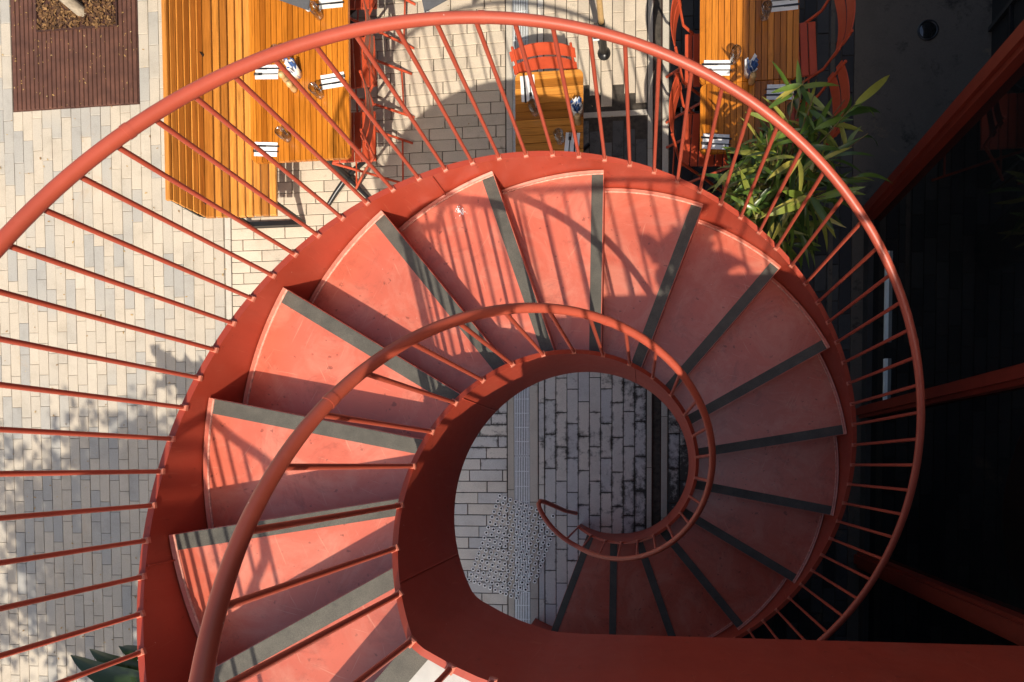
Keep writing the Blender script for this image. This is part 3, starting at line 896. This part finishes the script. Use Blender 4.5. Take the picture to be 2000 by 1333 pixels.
# folding metal chairs
def make_chair():
    root = empty('folding_chair')
    w = .20
    for i in range(6):
        y0_ = -.18+.062*i
        b = MB(); b.cbox(-w+.004, w-.004, y0_, y0_+.055, .437, .449, .004); b.build('seat_slat', M['chair_red'], root)
    for s_ in (-1, 1):
        b = MB(); b.tube([(s_*(w+.008), -.275, .86), (s_*(w+.008), -.20, .52), (s_*(w+.008), .0, .30), (s_*(w+.008), .24, .012)], .0105, 8); b.build('back_post', M['chair_red'], root)
        b = MB(); b.tube([(s_*(w-.012), .20, .43), (s_*(w-.012), .0, .27), (s_*(w-.012), -.30, .012)], .0105, 8); b.build('leg', M['chair_red'], root)
    for y_, z_, ww in ((.185, .075, w+.008), (-.235, .07, w-.012)):
        b = MB(); b.tube([(-ww, y_, z_), (ww, y_, z_)], .008, 8); b.build('rung', M['chair_red'], root)
    for zc, yo in ((.80, -.262), (.695, -.240)):
        P = []
        V = []; F = []; ns = 12
        for i in range(ns+1):
            t = -1+2*i/ns; x_ = t*(w+.035); y_ = yo-.045*(1-t*t)+.012
            hh = .043*(1-.25*abs(t)**4)
            for (dy, dz) in ((0, -hh), (-.02*0, hh), (-.006, hh), (-.006, -hh)):
                V.append((x_, y_+dy-(.22*dz), zc+dz))
        for i in range(ns):
            for k in range(4):
                a, c = i*4+k, i*4+(k+1) % 4
                F.append((a, a+4, c+4, c))
        b = MB(); b.add(V, F, True); b.add(V[:4], [(0, 1, 2, 3)]); b.add(V[-4:], [(3, 2, 1, 0)])
        o = b.build('back_slat', M['chair_red'], root); flat_shade_sharp(o)
    return root
chair0 = make_chair(); used = [False]
def place_chair(x, y, rz, label, group=None):
    c = chair0 if not used[0] else copy_tree(chair0)
    used[0] = True
    c.location = (x, y, 0); c.rotation_euler = (0, 0, rz)
    tag(c, label, 'chair', group)
GC = 'red folding cafe chairs'
pc = at(1057, 82, .86)
place_chair(pc.x, pc.y-.30, pi, 'red folding chair with two curved back slats at the head of the bistro table', GC)
ce = at(738, 265, .45)
place_chair(ce.x-.20, ce.y, pi/2, 'red folding chair at the near right corner of the long left table', GC)
ce2 = at(738, 120, .45)
place_chair(ce2.x-.20, ce2.y, pi/2+.05, 'red folding chair second along the right side of the long left table', GC)
place_chair(ce2.x-.18, ce2.y+.62, pi/2-.04, 'red folding chair by the long left table, cut by the top picture edge', GC)
cw1 = at(1343, 118, .45)
place_chair(cw1.x+.16, cw1.y, -pi/2, 'red folding chair at the left of the right-hand table, in full sun', GC)
cw2 = at(1340, 275, .45)
place_chair(cw2.x+.16, cw2.y, -pi/2-.06, 'red folding chair speckled with leaf shadows, left of the leafy plant', GC)
cw3 = at(1606, 95, .45)
place_chair(cw3.x-.22, cw3.y, pi/2+.05, 'shaded red chair at the right side of the right-hand table', GC)
place_chair(cw3.x-.25, cw3.y-.60, pi/2, 'shaded red chair behind the shoots of the leafy plant', GC)

# tableware
def napkin(u, v, rz, where):
    p = at(u, v, zt+.003); rz += random.uniform(-.13, .13)
    b = MB(); w, l = .052, .092
    V = []; F = []; nx = 4; ny = 5
    for i in range(nx+1):
        for j in range(ny+1):
            V.append((-w+2*w*i/nx, -l+2*l*j/ny, .003+.0012*sin(i*2.1+j*1.3+u)))
    for i in range(nx):
        for j in range(ny):
            a = i*(ny+1)+j; F.append((a, a+ny+1, a+ny+2, a+1))
    b.add(V, F, True)
    b.box(-w, w, -l, l, .0, .0015)
    o = b.build('napkin', M['white_cloth']); o.location = (p.x, p.y, zt+.001); o.rotation_euler = (0, 0, rz)
    tag(o, 'white paper napkin '+where, 'napkin', 'folded napkins on the tables')
    c, s_ = cos(rz), sin(rz)
    def loc(x_, y_): return (p.x+c*x_-s_*y_, p.y+s_*x_+c*y_, zt+.0065)
    k = MB(); k.cbox(-.005, .005, -.108, -.005, 0, .004, .001); k.cbox(-.007, .007, -.005, .105, 0, .002, .0008)
    kn = k.build('knife', M['cutlery']); kn.location = loc(.022, .0); kn.rotation_euler = (0, 0, rz)
    tag(kn, 'knife on the napkin '+where, 'knife', 'knives on the napkins')
    f_ = MB(); f_.cbox(-.0035, .0035, -.104, .035, 0, .003, .001); f_.cbox(-.010, .010, .035, .062, 0, .003, .001)
    for t in (-.0085, -.003, .003, .0085): f_.cbox(t-.0014, t+.0014, .062, .100, 0, .003, .0006)
    fo = f_.build('fork', M['cutlery']); fo.location = loc(-.018, 0); fo.rotation_euler = (0, 0, rz)
    tag(fo, 'fork on the napkin '+where, 'fork', 'forks on the napkins')
gl_me = None
def tumbler(u, v, where):
    global gl_me
    p = at(u, v, zt+.09)
    if gl_me is None:
        b = MB(); b.lathe([(.0001, .0), (.027, .0), (.031, .01), (.036, .10), (.0335, .10), (.028, .014), (.0001, .012)], 24)
        gl_me = b.mesh('drinking_glass'); gl_me.materials.append(M['glass'])
    o = bpy.data.objects.new('drinking_glass', gl_me); COL.objects.link(o); o.location = (p.x, p.y, zt+.001)
    tag(o, 'clear drinking glass '+where, 'glass', 'drinking glasses on the tables')
def packet_pot(u, v, where):
    p = at(u, v, zt+.09)
    root = empty('packet_pot', (p.x, p.y, zt+.001)); tag(root, 'pot stuffed with blue and white packets '+where, 'pot', 'packet pots on the tables')
    b = MB(); b.lathe([(.0001, .0), (.036, .0), (.042, .075), (.039, .075), (.033, .006), (.0001, .006)], 22); b.build('pot', M['ceramic'], root)
    rnd = random.Random(int(u))
    for i in range(22):
        a = rnd.uniform(0, 2*pi); r_ = .030*math.sqrt(rnd.random())
        Mx = Matrix.Translation((r_*cos(a), r_*sin(a), .01)) @ Matrix.Rotation(rnd.uniform(0, pi), 4, 'Z') @ Matrix.Rotation(rnd.uniform(-.4, .4), 4, 'X')
        pb = MB(); pb.box(-.013, .013, -.0018, .0018, 0, rnd.uniform(.075, .115), Mx); pb.build('packet', M['packet_blue' if rnd.random() < .5 else 'packet_white'], root)
def shaker(u, v, where):
    p = at(u, v, zt+.05)
    root = empty('wooden_shaker', (p.x, p.y, zt+.001)); tag(root, 'small turned wooden shaker '+where, 'shaker', 'wooden shakers on the tables')
    MB().lathe([(.0001, 0), (.022, 0), (.024, .02), (.018, .05), (.02, .055)], 18).build('body', M['turned_wood'], root)
    MB().lathe([(.02, .0555), (.023, .065), (.018, .083), (.0001, .09)], 18).build('cap', M['turned_wood'], root)

napkin(521, 141, pi/2, 'at the bench side of the left table, near the packet pot')
napkin(650, 158, -pi/2, 'at the chair side of the left table')
napkin(519, 292, pi/2, 'at the near end of the left table')
napkin(646, 2, -pi/2, 'at the top edge of the left table')
napkin(1031, 173, pi, 'at the far left corner of the bistro table')
napkin(1117, 285, 0, 'at the near edge of the bistro table')
napkin(1400, 133, pi/2, 'in sun on the right table')
napkin(1398, 277, pi/2, 'on the short right table in leaf shade')
napkin(1524, 180, -pi/2, 'under the plant shoots on the short right table')
napkin(1532, 6, -pi/2, 'in shade at the top of the right table')
tumbler(612, 172, 'beside the chair-side napkin of the left table')
tumbler(547, 258, 'above the near napkin of the left table')
tumbler(611, 14, 'at the top edge of the left table')
tumbler(538, 98, 'next to the packet pot of the left table')
tumbler(1041, 205, 'left on the bistro table')
tumbler(1091, 262, 'near the lower napkin of the bistro table')
tumbler(1438, 100, 'in sun on the right table')
tumbler(1498, 14, 'in shade on the right table')
packet_pot(567, 130, 'on the long left table')
packet_pot(1126, 205, 'on the bistro table')
packet_pot(1468, 126, 'on the right table')
shaker(553, 150, 'first below the pot on the left table')
shaker(568, 168, 'second below the pot on the left table')
shaker(1128, 232, 'below the pot on the bistro table')
shaker(1470, 152, 'below the pot on the right table')

# umbrellas
def parasol(name, px, py, corner, half, rot, ztop, zc, label, pole_parts=True):
    root = empty(name, (px, py, 0)); tag(root, label, 'umbrella', 'grey cafe umbrellas')
    b = MB(); b.tube([(0, 0, .34), (0, 0, ztop+.05)], .024, 14); b.build('pole', M['turned_wood'], root)
    b = MB(); b.tube([(0, 0, .0), (0, 0, .34)], .030, 14); b.build('pole_sleeve', M['black_metal'], root)
    b = MB(); b.lathe([(.055, 0), (.055, .012), (.030, .03)], 20); b.build('base', M['black_metal'], root)
    b = MB(); b.tube([(-.03, 0, .16), (-.10, 0, .16)], .006, 8); b.build('crank', M['steel'], root)
    b = MB(); V = []
    for k in range(20): V.append((-.085, .030*cos(2*pi*k/20), .16+.030*sin(2*pi*k/20)))
    b.tube([V[i % 20] for i in range(21)], .005, 6, False); b.build('crank_ring', M['steel'], root)
    # square canopy with sagging edges
    n_ = 12; V = []; F = []
    for i in range(n_+1):
        for j in range(n_+1):
            x_ = -1+2*i/n_; y_ = -1+2*j/n_; m_ = max(abs(x_), abs(y_))
            sc = 1-.045*m_*m_*(1-min(abs(x_), abs(y_))**2)
            X = x_*half*sc; Yy = y_*half*sc
            V.append((X*cos(rot)-Yy*sin(rot), X*sin(rot)+Yy*cos(rot), ztop+(zc-ztop)*(m_*.85+.15*(abs(x_)*abs(y_)))))
    for i in range(n_):
        for j in range(n_):
            a = i*(n_+1)+j; F.append((a, a+n_+1, a+n_+2, a+1))
    nV = len(V)
    b = MB(); b.add(V, F, True); b.add([(v[0], v[1], v[2]-.004) for v in V], [tuple(reversed(f)) for f in F], True)
    b.build('canopy', M['canvas'], root)
    for sx_ in (-1, 1):
        for sy_ in (-1, 1):
            X, Yy = sx_*half*.99, sy_*half*.99
            e = (X*cos(rot)-Yy*sin(rot), X*sin(rot)+Yy*cos(rot), zc-.012)
            r_ = MB(); r_.tube([(0, 0, ztop-.03), e], .009, 6); rb = r_.build('rib', M['black_metal'], root)
            t_ = MB(); t_.lathe([(.0001, -.016), (.012, -.010), (.014, .004), (.0001, .014)], 12, e); t_.build('rib_tip', M['white_cloth'], rb)
    return root
pp = at(1180, 106)
zc = 2.10; c2_ = at(829, 24, zc); rot2 = rad(13)
dv = Vector((c2_.x-pp.x, c2_.y-pp.y)); half2 = dv.length/math.sqrt(2)
rot2 = math.atan2(dv.y, dv.x)-rad(225)
parasol('cafe_umbrella', pp.x, pp.y, None, half2, rot2, zc+.55, zc, 'grey umbrella on a wooden pole beside the bistro table')
c1_ = at(602, 20, zc)
half1 = 1.75; rot1 = rad(-16)
cc = Vector((c1_.x, c1_.y)) - Vector((half1*cos(rot1)+half1*sin(rot1), half1*sin(rot1)-half1*cos(rot1)))
parasol('cafe_umbrella', cc.x, cc.y, None, half1, rot1, zc+.6, zc, 'grey umbrella whose corner hangs over the long left table')

# ================================================================ plants and trees
# potted plant with lance leaves
pb_ = Vector((.87, 1.74, 0))
pot = empty('plant_pot', pb_); tag(pot, 'dark planter pot holding the lance-leaved plant by the staircase', 'pot')
MB().lathe([(.0001, .002), (.17, .002), (.21, .40), (.19, .40), (.185, .34)], 24).build('shell', M['pot'], pot)
MB().lathe([(.187, .35), (.0001, .355)], 24).build('soil', M['bark_chip'], pot)
plant = cane_plant('lance_leaf_plant', (pb_.x, pb_.y, .36), 'bushy potted plant with long narrow green leaves beside the staircase', 'plant', 24, 11, .55, 1.5, .31, 'lance', .24, .034, 'bamboo_leaf', 21, None, (.03, -.02))
# taller shoots
rnd = random.Random(4)
for (u, v, z) in ((1572, 150, 1.55), (1590, 185, 1.6), (1650, 195, 1.5), (1630, 225, 1.45), (1550, 170, 1.5), (1610, 270, 1.5)):
    tip = at(u, v, z); P = [Vector((pb_.x, pb_.y, .5)).lerp(tip, t)+Vector((0, 0, .25*sin(pi*t))) for t in (0, .2, .4, .6, .8, 1)]
    b = MB(); b.tube([p-Vector((pb_.x, pb_.y, .36)) for p in P], .006, 6, True, .4); b.build('shoot', M['stem'], plant)
    for l in range(8):
        t = rnd.uniform(.55, 1); i = min(4, int(t*5)); q = P[i].lerp(P[i+1], t*5-i)
        az = rnd.uniform(0, 2*pi); el_ = rnd.uniform(-.6, .5)
        put_leaf(leaf_mesh('lance', rnd.randrange(14), .24, .034, 'bamboo_leaf'), q, (cos(az)*cos(el_), sin(az)*cos(el_), sin(el_)), plant, (pb_.x, pb_.y, .36), rnd.uniform(-.6, .6), rnd.uniform(.7, 1.1))

fol = MB(); rnd = random.Random(31)
for i in range(260):
    a = rnd.uniform(0, 2*pi); r_ = .31*math.sqrt(rnd.random()); zz = .25+1.05*rnd.random()*(1-.45*(r_/.31)**2)
    V, F = leaf_geo(rnd.uniform(.15, .25), rnd.uniform(.020, .034), rnd.uniform(.1, .7), rnd.uniform(.1, .5), 5)
    az = a+rnd.gauss(0, .9); el_ = rnd.uniform(-.9, .6)
    q = Vector((cos(az)*cos(el_), sin(az)*cos(el_), sin(el_))).to_track_quat('X', 'Z') @ Matrix.Rotation(rnd.uniform(-.7, .7), 3, 'X').to_quaternion()
    o_q = Vector((r_*cos(a), r_*sin(a)*1.1, zz))
    fol.add([q @ Vector(v)+o_q for v in V], F, True)
tag(fol.build('foliage', M['bamboo_leaf'], plant), kind='stuff')

# broad dark leaves next to it
mb_ = at(1500, 290, .75)
mon = empty('broad_leaf_plant', (mb_.x, mb_.y, .33)); tag(mon, 'low plant with one broad dark green leaf beside the lance-leaved plant', 'plant')
def broad_leaf(parent, base, tip, width, m, seg=12, droop=.12, split=0.0, seed=1, name='leaf'):
    rnd = random.Random(seed); base = Vector(base); tip = Vector(tip)
    ax = tip-base; L0 = ax.length; ax.normalize(); side = ax.cross(Vector((0, 0, 1))).normalized(); up = side.cross(ax)
    V = []; F = []
    for i in range(seg+1):
        t = i/seg; w = width*.5*(sin(pi*t**.7)**.7 if 0 < t < 1 else .03)
        c = base+ax*L0*t+up*(L0*droop*sin(pi*t))
        for s_ in (-1, -.5, 0, .5, 1):
            k = 1-(rnd.random()*split if abs(s_) == 1 else 0)
            V.append(c+side*w*s_*k+up*(w*.28*abs(s_)))
    for i in range(seg):
        for j in range(4):
            if split and j in (0, 3) and rnd.random() < split*.5: continue
            a = i*5+j; F.append((a, a+1, a+6, a+5))
    b = MB(); b.add(V, F, True)
    return b.build(name, M[m], parent)
for (du, dv_, z) in ((1520, 245, .95), (1455, 300, .85), (1490, 245, .9)):
    tp = at(du, dv_, z)
    broad_leaf(mon, (0, 0, .1), (tp.x-mb_.x, tp.y-mb_.y, z-.33), .17, 'broad_leaf', seed=int(du))
b = MB(); b.tube([(0, 0, -.32), (0, 0, .12)], .012, 8); b.build('stem', M['stem'], mon)

# banana-like plant at the lower left, leaves rising towards the camera
bn = Vector((-3.35, -2.15, 0))
ban = empty('banana_plant', bn); tag(ban, 'dark glossy banana plant reaching in at the lower left edge', 'plant')
def bleaf(u, v, z, u0, v0, z0, w, split, seed, lab=None):
    a, c = at(u0, v0, z0)-bn, at(u, v, z)-bn
    o = broad_leaf(ban, a, c, w, 'broad_leaf', 14, .10, split, seed)
    return o
bleaf(138, 1280, 1.05, 360, 1345, 1.0, .20, 0, 3)
bleaf(175, 1268, .95, 340, 1320, .95, .16, 0, 4)
bleaf(232, 1262, .85, 420, 1300, .8, .22, .25, 5)
bleaf(-60, 1325, 1.1, 260, 1390, 1.0, .24, 0, 6)
bleaf(250, 1300, 1.1, 420, 1420, .9, .22, 0, 7)
# tall split leaf that throws the fingered shadow on the paving
def shadow_to(u, v, z): 
    g = at(u, v, 0); return g+SUN*(z/SUN.z)
for (u, v, z, u0, v0, z0, w, sd) in ((292, 675, 2.5, 400, 800, 2.3, .42, 9), (300, 760, 2.4, 420, 720, 2.35, .34, 10)):
    broad_leaf(ban, shadow_to(u0, v0, z0)-bn, shadow_to(u, v, z)-bn, w, 'broad_leaf', 16, .05, .75, sd)
b = MB()
for (x_, y_, z_) in ((.0, .0, 1.0), (.12, .05, 2.3), (-.1, .1, .9)): b.tube([(x_*.3, y_*.3, 0), (x_*.8, y_*.8, z_*.6), (x_*1.6, y_*2, z_)], .045, 10, True, .45)
b.build('stem', M['broad_leaf'], ban)

# trees
def tree(name, base, trunk_pts, crown_c, crown_r, nleaf, label, seed, r0=.07, lsz=.09):
    rnd = random.Random(seed); root = empty(name, base); tag(root, label, 'tree', 'trees on the square')
    b = MB(); b.tube(trunk_pts, r0, 12, True, .6)
    top = Vector(trunk_pts[-1]); C_ = Vector(crown_c)
    for i in range(9):
        a = 2*pi*i/9; e = C_+Vector((cos(a)*crown_r[0]*.7, sin(a)*crown_r[1]*.7, rnd.uniform(-.3, .5)*crown_r[2]))
        b.tube([top, top.lerp(e, .5)+Vector((0, 0, .12)), e], r0*.42, 7, True, .3)
    b.build('trunk', M['bark'], root)
    c = MB(); clumps = [C_+Vector((rnd.gauss(0, .5)*crown_r[0], rnd.gauss(0, .5)*crown_r[1], rnd.gauss(0, .45)*crown_r[2])) for _ in range(34)]
    for i in range(nleaf):
        q = clumps[rnd.randrange(34)]+Vector((rnd.gauss(0, .22), rnd.gauss(0, .22), rnd.gauss(0, .2)))
        d_ = Vector((rnd.uniform(-1, 1), rnd.uniform(-1, 1), rnd.uniform(-.6, .4))).normalized()
        s_ = d_.cross(Vector((0, 0, 1))).normalized()*lsz*.28; l_ = lsz*rnd.uniform(.7, 1.3)
        c.add([q, q+d_*l_*.5+s_, q+d_*l_, q+d_*l_*.5-s_], [(0, 1, 2, 3)])
    tag(c.build('crown', M['tree_leaf'], root), kind='stuff')
tb0 = at(158, 22)
tree('street_tree', (tb0.x, tb0.y, 0), [(0, 0, -.02), (-.05, .06, .5), (-.10, .12, 1.4), (-.12, .2, 2.4)], (-.2, .5, 3.6), (1.1, 1.0, .9), 5000, 'young tree with pale trunk standing in the brown tree grate', 8, .055)
tree('street_tree', (-4.35, -4.75, 0), [(0, 0, 0), (.03, .02, 1.2), (-.05, .1, 2.6), (0, .1, 3.4)], (-.10, .25, 4.2), (1.75, 1.35, .8), 7200, 'leafy tree below the lower left edge that dapples the paving', 9, .09, .11)

# tree grate
gc = ((tree_x0+tree_x1)/2, tree_y0+1.0)
tg = empty('tree_grate', (gc[0], gc[1], 0)); tag(tg, 'square brown slatted tree grate littered with leaves at upper left', 'tree grate')
hw = (tree_x1-tree_x0)/2-.012; oy0 = at(150, 56).y-gc[1]; ox0, ox1 = at(74, 30).x-gc[0], at(228, 30).x-gc[0]
for side in (-1, 1):
    b = MB(); ns = 14; wd = (hw-.006)/ns
    for i in range(ns):
        a = (.004+wd*i) if side > 0 else (-.004-wd*(i+1))
        c = a+wd-.011
        ranges = [(-1.0+.012, 1.0)]
        if c > ox0 and a < ox1: ranges = [(-1.0+.012, oy0)]
        for (y_a, y_b) in ranges: b.cbox(a+.004, c+.004, y_a, y_b, -.026, .003, .003)
    b.box(*( (.003, hw) if side > 0 else (-hw, -.003)), -1.0+.003, -1.0+.010, -.027, .001)
    b.build('grate_panel', M['grate'], tg)
b = MB(); b.box(-hw-.01, hw+.01, -1.0-.004, 1.0, -.029, -.0045); b.build('pit_frame', M['rust'], tg)
b = MB(); b.box(ox0-.012, ox0-.002, oy0, 1.0, -.02, .012); b.box(ox1+.002, ox1+.012, oy0, 1.0, -.02, .012); b.box(ox0-.012, ox1+.012, oy0-.010, oy0, -.02, .012)
b.build('opening_rim', M['rust'], tg)
rnd = random.Random(77)
b = MB()
for i in range(2600):
    x_ = rnd.uniform(ox0, ox1)+gc[0]; y_ = gc[1]+oy0+rnd.random()*1.0
    s_ = rnd.uniform(.006, .022); Mx = Matrix.Translation((x_, y_, rnd.uniform(-.004, .014))) @ Matrix.Rotation(rnd.uniform(0, 6.3), 4, 'Z') @ Matrix.Rotation(rnd.uniform(-.6, .6), 4, 'X')
    b.box(-s_, s_, -s_*.45, s_*.45, -.002, .002, Mx)
tag(b.build('bark_mulch', M['bark_chip']), 'brown bark chips filling the opening of the tree grate', 'mulch', None, 'stuff')

# fallen leaves
b = MB()
def litter(x_, y_, s_, z=.003):
    Mx = Matrix.Translation((x_, y_, z)) @ Matrix.Rotation(rnd.uniform(0, 6.3), 4, 'Z') @ Matrix.Rotation(rnd.uniform(-.25, .25), 4, 'X')
    P = [(-s_, 0, .0), (-.3*s_, -.4*s_, .25*s_), (.5*s_, -.32*s_, .2*s_), (s_, 0, .05), (.4*s_, .36*s_, .3*s_), (-.4*s_, .38*s_, .2*s_)]
    P = [Mx @ Vector((p[0], p[1], p[2] if abs(p[2]) < .04 else .0)) for p in P]
    b.add(P, [(0, 1, 2, 3, 4, 5)])
for i in range(230):
    litter(rnd.uniform(-6.4, -3.6), rnd.uniform(-2.0, 4.4), rnd.uniform(.005, .016))
for i in range(240):
    x_ = rnd.uniform(tree_x0, tree_x1); y_ = tree_y0+abs(rnd.gauss(.9, .5))
    litter(x_, y_, rnd.uniform(.004, .011), .006)
for i in range(60): litter(rnd.uniform(-3.4, .1), rnd.uniform(1.4, 4.2), rnd.uniform(.004, .010))
tag(b.build('fallen_leaves', M['litter']), 'small dry leaves scattered over the pale paving', 'fallen leaves', None, 'stuff')

# pale droppings on one tread
sp_ = at(897, 413, 12*H); rnd = random.Random(5); b = MB()
for i in range(46):
    a = rnd.uniform(0, 6.28); r_ = abs(rnd.gauss(0, .016)); s_ = rnd.uniform(.0012, .0035)
    x_, y_ = sp_.x+r_*1.5*cos(a)-CX, sp_.y+r_*.8*sin(a)-CY
    b.lathe([(s_*rnd.uniform(.8, 1.6), 0), (s_*.6, .0008), (.0001, .001)], 6, (x_, y_, 12*H+.0006))
trs = [o for o in stair.children if o.name.startswith('tread')]
b.build('dropping', M['white_cloth'], trs[11])
